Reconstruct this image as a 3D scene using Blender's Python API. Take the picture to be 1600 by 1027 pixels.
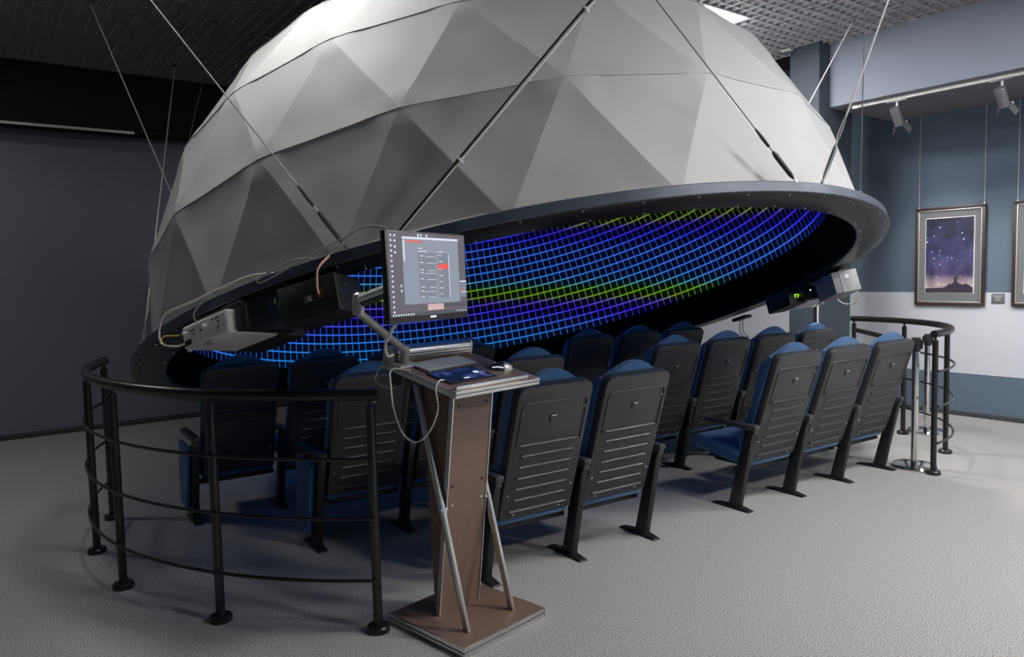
import bpy, bmesh, math, random
from mathutils import Vector, Matrix
random.seed(7)
R = math.radians
scene = bpy.context.scene
for o in list(bpy.data.objects): bpy.data.objects.remove(o)
COL = scene.collection

# ------------------------------------------------------------------ camera
cam_d = bpy.data.cameras.new('camera'); cam = bpy.data.objects.new('camera', cam_d); COL.objects.link(cam)
cam_d.sensor_width = 36.0; cam_d.lens = 1164.85 / 1600 * 36.0; cam_d.clip_start = 0.05; cam_d.clip_end = 100
right = Vector((0.59268353, 0.80511911, -0.02257122)); up = Vector((-0.04368496, 0.06011554, 0.99723505)); fwd = Vector((-0.80424987, 0.59005877, -0.07080108))
m = Matrix.Identity(4)
for i in range(3):
    m[i][0] = right[i]; m[i][1] = up[i]; m[i][2] = -fwd[i]
m.translation = Vector((0, 0, 1.6)); cam.matrix_world = m
scene.camera = cam
# ------------------------------------------------------------------ world, exposure
world = bpy.data.worlds.new('world'); scene.world = world; world.use_nodes = True
world.node_tree.nodes['Background'].inputs[0].default_value = (0.5, 0.55, 0.65, 1)
world.node_tree.nodes['Background'].inputs[1].default_value = 0.05
vs = scene.view_settings
vs.view_transform = 'Standard'; vs.look = 'None'; vs.gamma = 1.0; vs.exposure = 0.0; vs.use_curve_mapping = False
LAMP_POWER = 120.0
SPOT_POWER = 60.0
# ceiling panels (centre x, centre y): the room's own lamps, except the last, an unseen fill added for the left side
CEIL = 3.86
# (x, y, dimmer)
LAMPS = [(-4.52, 5.5, 1.0), (-4.0, 1.3, 0.25), (-0.8, 4.0, 0.72), (-0.6, 6.4, 0.8), (2.0, 4.0, 1.1), (2.0, 6.4, 1.0), (-7.4, -1.3, 0.24)]

# ------------------------------------------------------------------ materials
def nmat(name):
    mt = bpy.data.materials.new(name); mt.use_nodes = True
    return mt, mt.node_tree.nodes, mt.node_tree.links, mt.node_tree.nodes['Principled BSDF']
def mat(name, col, rough=0.5, metal=0.0, noise=0.0, nscale=60.0, bump=0.0, bscale=None, spec=0.5, sheen=0.0, coat=0.0):
    mt, N, L, b = nmat(name)
    b.inputs['Base Color'].default_value = (*col, 1); b.inputs['Roughness'].default_value = rough; b.inputs['Metallic'].default_value = metal
    b.inputs['Specular IOR Level'].default_value = spec
    if sheen: b.inputs['Sheen Weight'].default_value = sheen
    if coat: b.inputs['Coat Weight'].default_value = coat
    tc = N.new('ShaderNodeTexCoord')
    nz = N.new('ShaderNodeTexNoise'); nz.inputs['Scale'].default_value = nscale; nz.inputs['Detail'].default_value = 3
    L.new(tc.outputs['Object'], nz.inputs['Vector'])
    if noise:
        rp = N.new('ShaderNodeMapRange'); rp.inputs[1].default_value = 0.3; rp.inputs[2].default_value = 0.7
        rp.inputs[3].default_value = 1 - noise; rp.inputs[4].default_value = 1 + noise
        L.new(nz.outputs['Fac'], rp.inputs[0])
        mx = N.new('ShaderNodeVectorMath'); mx.operation = 'SCALE'; mx.inputs[0].default_value = col
        L.new(rp.outputs[0], mx.inputs['Scale']); L.new(mx.outputs[0], b.inputs['Base Color'])
    if bump:
        bp = N.new('ShaderNodeBump'); bp.inputs['Strength'].default_value = bump; bp.inputs['Distance'].default_value = 0.004
        nz2 = N.new('ShaderNodeTexNoise'); nz2.inputs['Scale'].default_value = bscale or nscale; nz2.inputs['Detail'].default_value = 2
        L.new(tc.outputs['Object'], nz2.inputs['Vector']); L.new(nz2.outputs['Fac'], bp.inputs['Height']); L.new(bp.outputs[0], b.inputs['Normal'])
    return mt
def emat(name, col, strength, sample=True):
    mt, N, L, b = nmat(name)
    b.inputs['Base Color'].default_value = (0.02, 0.02, 0.02, 1)
    b.inputs['Emission Color'].default_value = (*col, 1); b.inputs['Emission Strength'].default_value = strength
    if not sample: mt.cycles.emission_sampling = 'NONE'
    return mt

M = {}
M['carpet'] = mat('carpet', (0.35, 0.342, 0.337), 0.95, noise=0.85, nscale=190, bump=0.25, bscale=320, spec=0.1)
M['wall_navy'] = mat('wall_navy_paint', (0.19, 0.19, 0.235), 0.85, noise=0.06, nscale=90, bump=0.15, bscale=220, spec=0.2)
M['wall_blue'] = mat('wall_blue_paint', (0.115, 0.155, 0.205), 0.8, noise=0.07, nscale=90, bump=0.2, bscale=200, spec=0.25)
M['wall_white'] = mat('wall_white_paint', (0.56, 0.58, 0.63), 0.7, noise=0.03, nscale=90, bump=0.15, bscale=200, spec=0.25)
M['bulkhead'] = mat('bulkhead_paint', (0.25, 0.275, 0.34), 0.8, noise=0.06, nscale=80, bump=0.2, bscale=200, spec=0.25)
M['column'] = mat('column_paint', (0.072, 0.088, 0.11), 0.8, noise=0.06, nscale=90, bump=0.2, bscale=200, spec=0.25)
M['black_paint'] = mat('black_paint', (0.016, 0.016, 0.02), 0.85, noise=0.1, spec=0.2)
M['soffit'] = mat('soffit_felt', (0.20, 0.20, 0.215), 0.95, noise=0.5, nscale=120, bump=0.6, bscale=120, spec=0.1)
M['baseboard'] = mat('baseboard_vinyl', (0.05, 0.052, 0.06), 0.5, noise=0.1)
M['slat'] = mat('ceiling_slat_metal', (0.34, 0.34, 0.365), 0.55, noise=0.06, spec=0.4)
M['void'] = mat('ceiling_void', (0.02, 0.02, 0.024), 0.9)
M['fabric'] = mat('dome_fabric', (0.40, 0.40, 0.397), 0.62, noise=0.02, nscale=4, bump=0.06, bscale=300, spec=0.3, sheen=0.1)
M['seam'] = mat('seam_tape', (0.46,0.46,0.455), 0.6)
M['rim_metal'] = mat('rim_metal', (0.065, 0.078, 0.105), 0.5, 0.3, noise=0.3, nscale=5)
M['rim_black'] = mat('rim_black', (0.010, 0.010, 0.011), 0.30, noise=0.1, spec=0.45)
M['cove'] = mat('cove_black', (0.004, 0.004, 0.005), 0.9, spec=0.05)
M['seat_plastic'] = mat('seat_plastic', (0.050, 0.049, 0.052), 0.38, noise=0.1, nscale=200, bump=0.35, bscale=420)
M['seat_rib'] = mat('seat_rib_plastic', (0.050, 0.049, 0.052), 0.27, noise=0.05, nscale=200, spec=0.6)
M['seat_metal'] = mat('seat_metal', (0.012, 0.012, 0.014), 0.45, noise=0.1)
M['seat_fabric'] = mat('seat_fabric', (0.045, 0.145, 0.33), 0.9, noise=0.18, nscale=240, bump=0.6, bscale=350, spec=0.15, sheen=0.3)
M['screw'] = mat('screw_steel', (0.7, 0.7, 0.72), 0.25, 1.0)
M['rail'] = mat('rail_black', (0.012, 0.011, 0.012), 0.28, noise=0.1, spec=0.55)
M['chrome'] = mat('chrome', (0.72, 0.71, 0.69), 0.12, 1.0, noise=0.02)
M['belt'] = mat('belt_black', (0.012, 0.012, 0.014), 0.7)
M['alu'] = mat('aluminium', (0.74, 0.73, 0.71), 0.28, 1.0, noise=0.04, nscale=30)
M['alu_matt'] = mat('aluminium_matt', (0.62, 0.61, 0.59), 0.42, 0.7, noise=0.04, nscale=30)
M['laminate'] = mat('brown_laminate', (0.165, 0.105, 0.078), 0.40, noise=0.22, nscale=180, bump=0.1, bscale=260)
M['arm_grey'] = mat('arm_grey', (0.30, 0.29, 0.27), 0.35, 0.5)
M['arm_dark'] = mat('arm_dark', (0.05, 0.05, 0.05), 0.4)
M['mon_black'] = mat('monitor_black', (0.018, 0.017, 0.018), 0.4)
M['key_white'] = mat('key_white', (0.55, 0.56, 0.58), 0.5)
M['key_dark'] = mat('key_body', (0.10, 0.10, 0.11), 0.5)
M['cable_white'] = mat('cable_white', (0.72, 0.70, 0.64), 0.5)
M['cable_black'] = mat('cable_black', (0.012, 0.012, 0.012), 0.5)
M['cable_grey'] = mat('cable_grey', (0.30, 0.30, 0.30), 0.5)
M['cable_pink'] = mat('cable_copper', (0.62, 0.34, 0.26), 0.45)
M['steel_rope'] = mat('steel_rope', (0.80, 0.79, 0.75), 0.4, 0.25)
M['steel_dark'] = mat('steel_rope_dark', (0.16, 0.16, 0.17), 0.4, 0.6)
M['yellow'] = mat('yellow_tie', (0.75, 0.58, 0.05), 0.5)
M['proj_grey'] = mat('projector_grey', (0.85, 0.84, 0.82), 0.45, noise=0.03)
M['proj_dark'] = mat('projector_dark', (0.018, 0.018, 0.019), 0.5)
M['spk_black'] = mat('speaker_black_ash', (0.020, 0.020, 0.022), 0.5, noise=0.3, nscale=90, bump=0.5, bscale=140)
M['spk_lit'] = mat('speaker_lit_tone', (0.30, 0.30, 0.31), 0.45, noise=0.03)  # pale colour stands in for the strong light falling on this cabinet
M['gold'] = mat('gold_plug', (0.85, 0.55, 0.18), 0.25, 1.0)
M['frame_brown'] = mat('frame_brown', (0.045, 0.030, 0.026), 0.4, noise=0.2, nscale=40)
M['frame_lip'] = mat('frame_lip', (0.55, 0.52, 0.50), 0.35, 0.4)
M['mat_grey'] = mat('mat_card', (0.16, 0.16, 0.165), 0.8, noise=0.03)
M['white_card'] = mat('white_card', (0.85, 0.84, 0.82), 0.7)
M['silhouette'] = mat('print_silhouette', (0.035, 0.022, 0.045), 0.6)
M['plaque'] = mat('plaque_grey', (0.13, 0.135, 0.145), 0.5)
M['plaque_ink'] = mat('plaque_ink', (0.5, 0.5, 0.5), 0.6)
M['track'] = mat('track_white', (0.60, 0.60, 0.60), 0.4)
M['spot_grey'] = mat('spot_grey', (0.16, 0.16, 0.175), 0.4, 0.3)
M['white_plastic'] = mat('white_plastic', (0.8, 0.8, 0.8), 0.4)
for _k, _l in enumerate(LAMPS): M['lamp%d' % _k] = emat('lamp_diffuser', (1.0, 0.985, 0.97), LAMP_POWER * _l[2])
M['spot_face'] = emat('spot_face', (1.0, 0.95, 0.9), 3.0, False)
M['led_green'] = emat('led_green', (0.45, 1.0, 0.05), 1.3, False)
M['led_blue'] = emat('led_blue', (0.35, 0.45, 1.0), 4.0, False)
M['ui_desk'] = emat('ui_desktop', (0.105, 0.09, 0.115), 1.0, False)
M['ui_win'] = emat('ui_window', (0.24, 0.28, 0.34), 1.0, False)
M['ui_pane'] = emat('ui_pane', (0.18, 0.21, 0.26), 1.0, False)
M['ui_light'] = emat('ui_light', (0.72, 0.78, 0.88), 1.0, False)
M['ui_red'] = emat('ui_red', (0.85, 0.08, 0.06), 1.0, False)
M['ui_dark'] = emat('ui_dark', (0.06, 0.065, 0.085), 1.0, False)
M['ui_pink'] = emat('ui_pink', (0.62, 0.42, 0.42), 1.0, False)

def screen_mat():
    """the projected test grid on the inner dome: lines every two degrees, hue by height above the floor"""
    mt, N, L, b = nmat('projection_grid'); mt.cycles.emission_sampling = 'NONE'
    b.inputs['Base Color'].default_value = (0.006, 0.006, 0.007, 1); b.inputs['Roughness'].default_value = 0.9; b.inputs['Specular IOR Level'].default_value = 0.05
    tc = N.new('ShaderNodeTexCoord'); sp = N.new('ShaderNodeSeparateXYZ'); nrm = N.new('ShaderNodeVectorMath'); nrm.operation = 'NORMALIZE'
    sub = N.new('ShaderNodeVectorMath'); sub.operation = 'SUBTRACT'; sub.inputs[1].default_value = (0, 0, 0.116)
    L.new(tc.outputs['Object'], sub.inputs[0]); L.new(sub.outputs[0], nrm.inputs[0]); L.new(nrm.outputs[0], sp.inputs[0])
    def mth(op, a, bb=None):
        n = N.new('ShaderNodeMath'); n.operation = op
        for i, v in enumerate((a, bb)):
            if v is None: continue
            if isinstance(v, (int, float)): n.inputs[i].default_value = v
            else: L.new(v, n.inputs[i])
        return n.outputs[0]
    az = mth('MULTIPLY', mth('ARCTAN2', sp.outputs[1], sp.outputs[0]), 180 / math.pi / 1.80)
    el = mth('MULTIPLY', mth('SUBTRACT', mth('MULTIPLY', mth('ARCSINE', sp.outputs[2]), 180 / math.pi), 5.6), 1 / 2.05)
    def line(c, half):
        d = mth('ABSOLUTE', mth('SUBTRACT', mth('FRACT', mth('ADD', c, 100.5)), 0.5))
        mr = N.new('ShaderNodeMapRange'); mr.interpolation_type = 'SMOOTHSTEP'
        mr.inputs[1].default_value = half * 0.45; mr.inputs[2].default_value = half * 1.5; mr.inputs[3].default_value = 1; mr.inputs[4].default_value = 0
        L.new(d, mr.inputs[0]); return mr.outputs[0]
    lv = mth('MULTIPLY', line(az, 0.055), 0.62); lh = line(el, 0.065)
    g = mth('MAXIMUM', lv, lh)
    geo = N.new('ShaderNodeNewGeometry'); sp2 = N.new('ShaderNodeSeparateXYZ'); L.new(geo.outputs['Position'], sp2.inputs[0])
    mr = N.new('ShaderNodeMapRange'); mr.inputs[1].default_value = 0.4; mr.inputs[2].default_value = 2.6; L.new(sp2.outputs[2], mr.inputs[0])
    cr = N.new('ShaderNodeValToRGB'); L.new(mr.outputs[0], cr.inputs[0])
    stops = [(0.75, (0.02, 0.30, 0.85)), (1.00, (0.03, 0.22, 0.95)), (1.13, (0.06, 0.10, 1.0)), (1.22, (0.06, 0.025, 0.95)), (1.31, (0.12, 0.09, 0.70)),
             (1.36, (0.22, 0.36, 0.03)), (1.45, (0.14, 0.45, 0.02)), (1.51, (0.07, 0.36, 0.60)), (1.60, (0.04, 0.22, 0.95)), (1.85, (0.05, 0.17, 1.0)),
             (1.97, (0.03, 0.04, 1.0)), (2.07, (0.06, 0.03, 0.75)), (2.12, (0.20, 0.26, 0.06)), (2.22, (0.16, 0.40, 0.02)), (2.34, (0.04, 0.20, 0.85))]
    e = cr.color_ramp.elements
    while len(e) < len(stops): e.new(0.5)
    for k, (z, c) in enumerate(stops):
        e[k].position = (z - 0.4) / 2.2; e[k].color = (*c, 1)
    # the field between the lines glows faintly in the same hue
    fld = mth('MULTIPLY', mth('SUBTRACT', 1.0, g), 0.014)
    st = mth('MULTIPLY', mth('ADD', g, fld), 0.88)
    L.new(cr.outputs[0], b.inputs['Emission Color']); L.new(st, b.inputs['Emission Strength'])
    return mt
M['grid'] = screen_mat()

def print_mat(seed):
    """flat print: a starry violet sky"""
    mt, N, L, b = nmat('night_sky_print'); b.inputs['Roughness'].default_value = 0.35
    tc = N.new('ShaderNodeTexCoord'); sp = N.new('ShaderNodeSeparateXYZ'); L.new(tc.outputs['Object'], sp.inputs[0])
    cr = N.new('ShaderNodeValToRGB'); mr = N.new('ShaderNodeMapRange'); mr.inputs[1].default_value = -0.4; mr.inputs[2].default_value = 0.4
    L.new(sp.outputs[2], mr.inputs[0]); L.new(mr.outputs[0], cr.inputs[0])
    e = cr.color_ramp.elements; e.new(0.3); e.new(0.6)
    for k, (p, c) in enumerate([(0.04, (0.60, 0.48, 0.47)), (0.24, (0.075, 0.058, 0.135)), (0.5, (0.052, 0.052, 0.135)), (1.0, (0.018, 0.018, 0.042))]):
        e[k].position = p; e[k].color = (*c, 1)
    nz = N.new('ShaderNodeTexNoise'); nz.inputs['Scale'].default_value = 7; nz.inputs['Detail'].default_value = 5; L.new(tc.outputs['Object'], nz.inputs['Vector'])
    m1 = N.new('ShaderNodeMapRange'); m1.inputs[1].default_value = 0.35; m1.inputs[2].default_value = 0.7; m1.inputs[3].default_value = 0.6; m1.inputs[4].default_value = 1.6; L.new(nz.outputs['Fac'], m1.inputs[0])
    sc = N.new('ShaderNodeVectorMath'); sc.operation = 'SCALE'; L.new(cr.outputs[0], sc.inputs[0]); L.new(m1.outputs[0], sc.inputs['Scale'])
    vo = N.new('ShaderNodeTexVoronoi'); vo.inputs['Scale'].default_value = 17 + seed; L.new(tc.outputs['Object'], vo.inputs['Vector'])
    lt = N.new('ShaderNodeMapRange'); lt.inputs[1].default_value = 0.06; lt.inputs[2].default_value = 0.16; lt.inputs[3].default_value = 1; lt.inputs[4].default_value = 0; L.new(vo.outputs['Distance'], lt.inputs[0])
    ad = N.new('ShaderNodeVectorMath'); ad.operation = 'ADD'; L.new(sc.outputs[0], ad.inputs[0])
    s3 = N.new('ShaderNodeVectorMath'); s3.operation = 'SCALE'; s3.inputs[0].default_value = (0.8, 0.8, 0.9); L.new(lt.outputs[0], s3.inputs['Scale']); L.new(s3.outputs[0], ad.inputs[1])
    L.new(ad.outputs[0], b.inputs['Base Color'])
    return mt
M['print'] = print_mat(0); M['print2'] = print_mat(9)
def tablet_mat():
    mt, N, L, b = nmat('tablet_galaxy'); b.inputs['Roughness'].default_value = 0.12; b.inputs['Base Color'].default_value = (0.012, 0.012, 0.018, 1)
    tc = N.new('ShaderNodeTexCoord'); nz = N.new('ShaderNodeTexNoise'); nz.inputs['Scale'].default_value = 14; nz.inputs['Detail'].default_value = 6; L.new(tc.outputs['Object'], nz.inputs['Vector'])
    cr = N.new('ShaderNodeValToRGB'); L.new(nz.outputs['Fac'], cr.inputs[0]); e = cr.color_ramp.elements; e.new(0.6)
    for k, (p, c) in enumerate([(0.48, (0.004, 0.005, 0.012)), (0.60, (0.02, 0.035, 0.16)), (0.75, (0.25, 0.22, 0.40))]):
        e[k].position = p; e[k].color = (*c, 1)
    L.new(cr.outputs[0], b.inputs['Emission Color']); b.inputs['Emission Strength'].default_value = 0.7; mt.cycles.emission_sampling = 'NONE'
    return mt
M['tablet'] = tablet_mat()

# ------------------------------------------------------------------ mesh helpers
class MB:
    def __init__(s): s.bm = bmesh.new()
    def _add(s, bm2, T=None):
        if T is not None: bm2.transform(T)
        me = bpy.data.meshes.new('tmp'); bm2.to_mesh(me); bm2.free(); s.bm.from_mesh(me); bpy.data.meshes.remove(me)
        return s
    def box(s, c, size, bev=0.0, seg=2, T=None):
        b = bmesh.new(); bmesh.ops.create_cube(b, size=1.0)
        for v in b.verts: v.co = Vector((v.co.x * size[0] + c[0], v.co.y * size[1] + c[1], v.co.z * size[2] + c[2]))
        if bev: bmesh.ops.bevel(b, geom=b.edges[:], offset=bev, segments=seg, affect='EDGES', profile=0.5)
        return s._add(b, T)
    def hexa(s, pts, bev=0.0, T=None):
        b = bmesh.new(); v = [b.verts.new(p) for p in pts]          # 4 bottom then 4 top, same order
        for f in ((3, 2, 1, 0), (4, 5, 6, 7), (0, 1, 5, 4), (1, 2, 6, 5), (2, 3, 7, 6), (3, 0, 4, 7)): b.faces.new([v[i] for i in f])
        bmesh.ops.recalc_face_normals(b, faces=b.faces[:])
        if bev: bmesh.ops.bevel(b, geom=b.edges[:], offset=bev, segments=2, affect='EDGES', profile=0.5)
        return s._add(b, T)
    def cyl(s, p0, p1, r0, r1=None, seg=16, T=None, bev=0.0):
        return s.lathe_axis(p0, p1, [(0, 0), (r0, 0), (r0 if r1 is None else r1, 1), (0, 1)], seg, T)
    def lathe_axis(s, p0, p1, prof, seg=20, T=None):
        """prof: (radius, fraction along p0-p1)"""
        p0 = Vector(p0); p1 = Vector(p1); d = (p1 - p0); L = d.length; d.normalize()
        a = d.orthogonal().normalized(); bb = d.cross(a); b = bmesh.new(); rings = []
        for r, t in prof:
            if r < 1e-6: rings.append([b.verts.new(p0 + d * L * t)])
            else: rings.append([b.verts.new(p0 + d * L * t + (a * math.cos(2 * math.pi * k / seg) + bb * math.sin(2 * math.pi * k / seg)) * r) for k in range(seg)])
        for q, w in zip(rings[:-1], rings[1:]):
            for k in range(seg):
                k2 = (k + 1) % seg
                if len(q) == 1 and len(w) == 1: continue
                if len(q) == 1: b.faces.new((q[0], w[k2], w[k]))
                elif len(w) == 1: b.faces.new((q[k], q[k2], w[0]))
                else: b.faces.new((q[k], q[k2], w[k2], w[k]))
        bmesh.ops.recalc_face_normals(b, faces=b.faces[:])
        return s._add(b, T)
    def tube(s, pts, r, seg=8, T=None, closed=False):
        pts = [Vector(p) for p in pts]; b = bmesh.new(); rings = []; n = len(pts); a = None
        for i, p in enumerate(pts):
            if closed: d = pts[(i + 1) % n] - pts[i - 1]
            else: d = pts[min(i + 1, n - 1)] - pts[max(i - 1, 0)]
            d.normalize()
            if a is None: a = d.orthogonal().normalized()
            a = (a - d * a.dot(d)).normalized(); bb = d.cross(a)
            rings.append([b.verts.new(p + (a * math.cos(2 * math.pi * k / seg) + bb * math.sin(2 * math.pi * k / seg)) * r) for k in range(seg)])
        pr = list(zip(rings[:-1], rings[1:])) + ([(rings[-1], rings[0])] if closed else [])
        for q, w in pr:
            for k in range(seg): b.faces.new((q[k], q[(k + 1) % seg], w[(k + 1) % seg], w[k]))
        if not closed: b.faces.new(rings[0][::-1]); b.faces.new(rings[-1])
        return s._add(b, T)
    def prism(s, poly, d0, d1, T=None, bev=0.0):
        """poly in the local xz plane, extruded along y from d0 to d1"""
        b = bmesh.new(); A = [b.verts.new((x, d0, z)) for x, z in poly]; B = [b.verts.new((x, d1, z)) for x, z in poly]; n = len(poly)
        b.faces.new(A); b.faces.new(B[::-1])
        for i in range(n): b.faces.new((A[i], B[i], B[(i + 1) % n], A[(i + 1) % n]))
        bmesh.ops.recalc_face_normals(b, faces=b.faces[:])
        if bev:
            ed = [e for e in b.edges if len(e.link_faces) == 2 and abs(e.verts[0].co.y - e.verts[1].co.y) < 1e-6]
            bmesh.ops.bevel(b, geom=ed, offset=bev, segments=2, affect='EDGES', profile=0.5)
        return s._add(b, T)
    def raw(s, verts, faces, T=None):
        b = bmesh.new(); v = [b.verts.new(p) for p in verts]
        for f in faces: b.faces.new([v[i] for i in f])
        return s._add(b, T)
    def mesh(s, name, material, angle=35):
        me = bpy.data.meshes.new(name); s.bm.to_mesh(me); s.bm.free()
        me.materials.append(material)
        for p in me.polygons: p.use_smooth = True
        me.set_sharp_from_angle(angle=R(angle))
        return me
    def build(s, name, material, parent=None, angle=35, T=None):
        o = bpy.data.objects.new(name, s.mesh(name, material, angle)); COL.objects.link(o)
        if parent is not None: o.parent = parent
        if T is not None: o.matrix_local = T
        return o
def inst(name, me, parent, T=None):
    o = bpy.data.objects.new(name, me); COL.objects.link(o)
    if parent is not None: o.parent = parent
    if T is not None: o.matrix_local = T
    return o
def tag(o, label=None, cat=None, group=None, kind=None):
    if label: o['label'] = label
    if cat: o['category'] = cat
    if group: o['group'] = group
    if kind: o['kind'] = kind
    return o
def thing(name, label, cat, T=None, group=None):
    o = bpy.data.objects.new(name, None); COL.objects.link(o); o.empty_display_size = 0.1
    if T is not None: o.matrix_world = T
    return tag(o, label, cat, group)
def frame(origin, x, y, z):
    m = Matrix.Identity(4)
    for i in range(3): m[i][0] = x[i]; m[i][1] = y[i]; m[i][2] = z[i]
    m.translation = Vector(origin); return m
def loc(x, y, z, rz=0.0): return Matrix.Translation((x, y, z)) @ Matrix.Rotation(rz, 4, 'Z')
def smooth(pts, n=6):
    P = [Vector(p) for p in pts]; P = [P[0] * 2 - P[1]] + P + [P[-1] * 2 - P[-2]]; out = []
    for i in range(1, len(P) - 2):
        a, b, c, d = P[i - 1:i + 3]
        for k in range(n):
            t = k / n
            out.append(0.5 * ((2 * b) + (c - a) * t + (2 * a - 5 * b + 4 * c - d) * t * t + (3 * b - a - 3 * c + d) * t ** 3))
    out.append(P[-2]); return out
def copy_tree(o, parent=None, T=None):
    c = o.copy(); COL.objects.link(c); c.parent = parent
    if T is not None: c.matrix_world = T
    for ch in list(o.children): copy_tree(ch, c)
    return c

# ------------------------------------------------------------------ the room
XL, XR, YB, YW = -9.35, 3.2, -3.6, 8.51          # left wall, wall behind the viewer, near wall, picture wall
BY, SZ = 7.24, 3.24                               # bulkhead front, soffit height
def struct(name, mb, material, parent=None):
    o = mb.build(name, material, parent)
    if parent is None: o['kind'] = 'structure'
    return o
struct('floor', MB().box(((XL + XR) / 2, (YB + YW) / 2, -0.05), (XR - XL + 0.4, YW - YB + 0.4, 0.1)), M['carpet'])
wl = struct('wall_left', MB().box((XL - 0.1, (YB + YW) / 2, 2.1), (0.2, YW - YB + 0.4, 4.2)), M['wall_navy'])
wr = struct('wall_right', MB().box(((XL + XR) / 2, YW + 0.1, 2.1), (XR - XL, 0.2, 4.2)), M['wall_blue'])
struct('white_band', MB().box(((XL + XR) / 2, YW - 0.001, (0.456 + 1.315) / 2), (XR - XL, 0.006, 1.315 - 0.456)), M['wall_white'], wr)
struct('wall_near', MB().box(((XL + XR) / 2, YB - 0.1, 2.1), (XR - XL, 0.2, 4.2)), M['wall_blue'])
struct('wall_back', MB().box((XR + 0.1, (YB + YW) / 2, 2.1), (0.2, YW - YB + 0.4, 4.2)), M['wall_blue'])
struct('baseboard_left', MB().box((XL + 0.008, (YB + YW) / 2, 0.03), (0.016, YW - YB, 0.06), 0.003), M['baseboard'])
struct('baseboard_right', MB().box(((XL + XR) / 2, YW - 0.008, 0.024), (XR - XL, 0.016, 0.048), 0.003), M['baseboard'])
# ceiling: dark void with an open lattice of thin slats below it, every slat its own piece
ce = struct('ceiling', MB().box(((XL + XR) / 2, (YB + YW) / 2, 4.15), (XR - XL + 0.4, YW - YB + 0.4, 0.1)), M['void'])
sx = MB().box((0, 0, 0), (0.008, BY - YB, 0.055)).mesh('slat', M['slat']); sy = MB().box((0, 0, 0), (XR - XL - 0.3, 0.008, 0.055)).mesh('slat', M['slat'])
PITCH = 0.1035
x = XL + 0.35
while x < XR - 0.05: inst('slat', sx, ce, loc(x, (BY + YB) / 2, CEIL + 0.028)); x += PITCH
y = YB + 0.05
while y < BY - 0.02: inst('slat', sy, ce, loc((XL + 0.3 + XR) / 2, y, CEIL + 0.0275)); y += PITCH
# bulkhead along the picture wall, and the dark one along the left wall with its pale lower edge
struct('trim_1', MB().box((((-4.30) + XR) / 2, (BY + YW) / 2, (SZ + 4.1) / 2), (XR + 4.30, YW - BY, 4.1 - SZ)), M['bulkhead'])
struct('trim_2', MB().box((((-4.30) + XR) / 2, (BY + YW) / 2 + 0.02, SZ - 0.004), (XR + 4.30, YW - BY - 0.05, 0.012)), M['soffit'])
struct('trim_3', MB().box((XL + 0.16, (YB + YW) / 2, (3.24 + 4.1) / 2), (0.32, YW - YB, 4.1 - 3.24)), M['black_paint'])
struct('trim_4', MB().box((XL + 0.325, (YB + 1.6) / 2, 3.235), (0.02, 1.6 - YB, 0.03), 0.004), M['alu_matt'])
# square column in front of the bulkhead end
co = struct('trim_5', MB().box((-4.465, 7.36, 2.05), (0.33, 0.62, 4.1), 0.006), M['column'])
struct('corner_guard', MB().box((-4.298, 7.047, 0.75), (0.012, 0.012, 1.5)), M['white_plastic'], co)
struct('cable_duct', MB().box((-4.325, 7.045, 0.75), (0.03, 0.012, 1.5)), M['black_paint'], co)

# ceiling lamps
def lamp(x, y, label, mt):
    t = thing('ceiling_lamp', label, 'lamp', loc(x, y, CEIL), 'ceiling light panels')
    MB().box((0, 0, -0.006), (0.60, 0.60, 0.012), 0.002).build('housing', M['white_plastic'], t)
    MB().box((0, 0, -0.014), (0.57, 0.57, 0.006)).build('diffuser', mt, t)
LL = ['square white light panel in the lattice ceiling, beside the square column', 'square white light panel in the lattice ceiling above the curved railing by the lectern',
      'square white light panel above the aisle behind the rear seats', 'square white light panel close to the picture wall bulkhead', 'square white light panel near the back wall, on the aisle side',
      'square white light panel near the back wall, on the picture wall side', 'unseen fill panel added to brighten the room close to the dark left wall, away from the dome']
for k, (x, y, dm) in enumerate(LAMPS): lamp(x, y, LL[k], M['lamp%d' % k])
d = thing('ceiling_sensor', 'small white sensor on the lattice ceiling beside the column', 'sensor', loc(-4.62, 6.98, CEIL))
MB().box((0, 0, -0.012), (0.11, 0.07, 0.024), 0.006).build('sensor_base', M['white_plastic'], d)
MB().lathe_axis((0, 0, -0.024), (0, 0, -0.05), [(0, 0), (0.03, 0), (0.028, 0.6), (0.012, 1), (0, 1)], 12).build('sensor_eye', M['spot_grey'], d)

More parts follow.
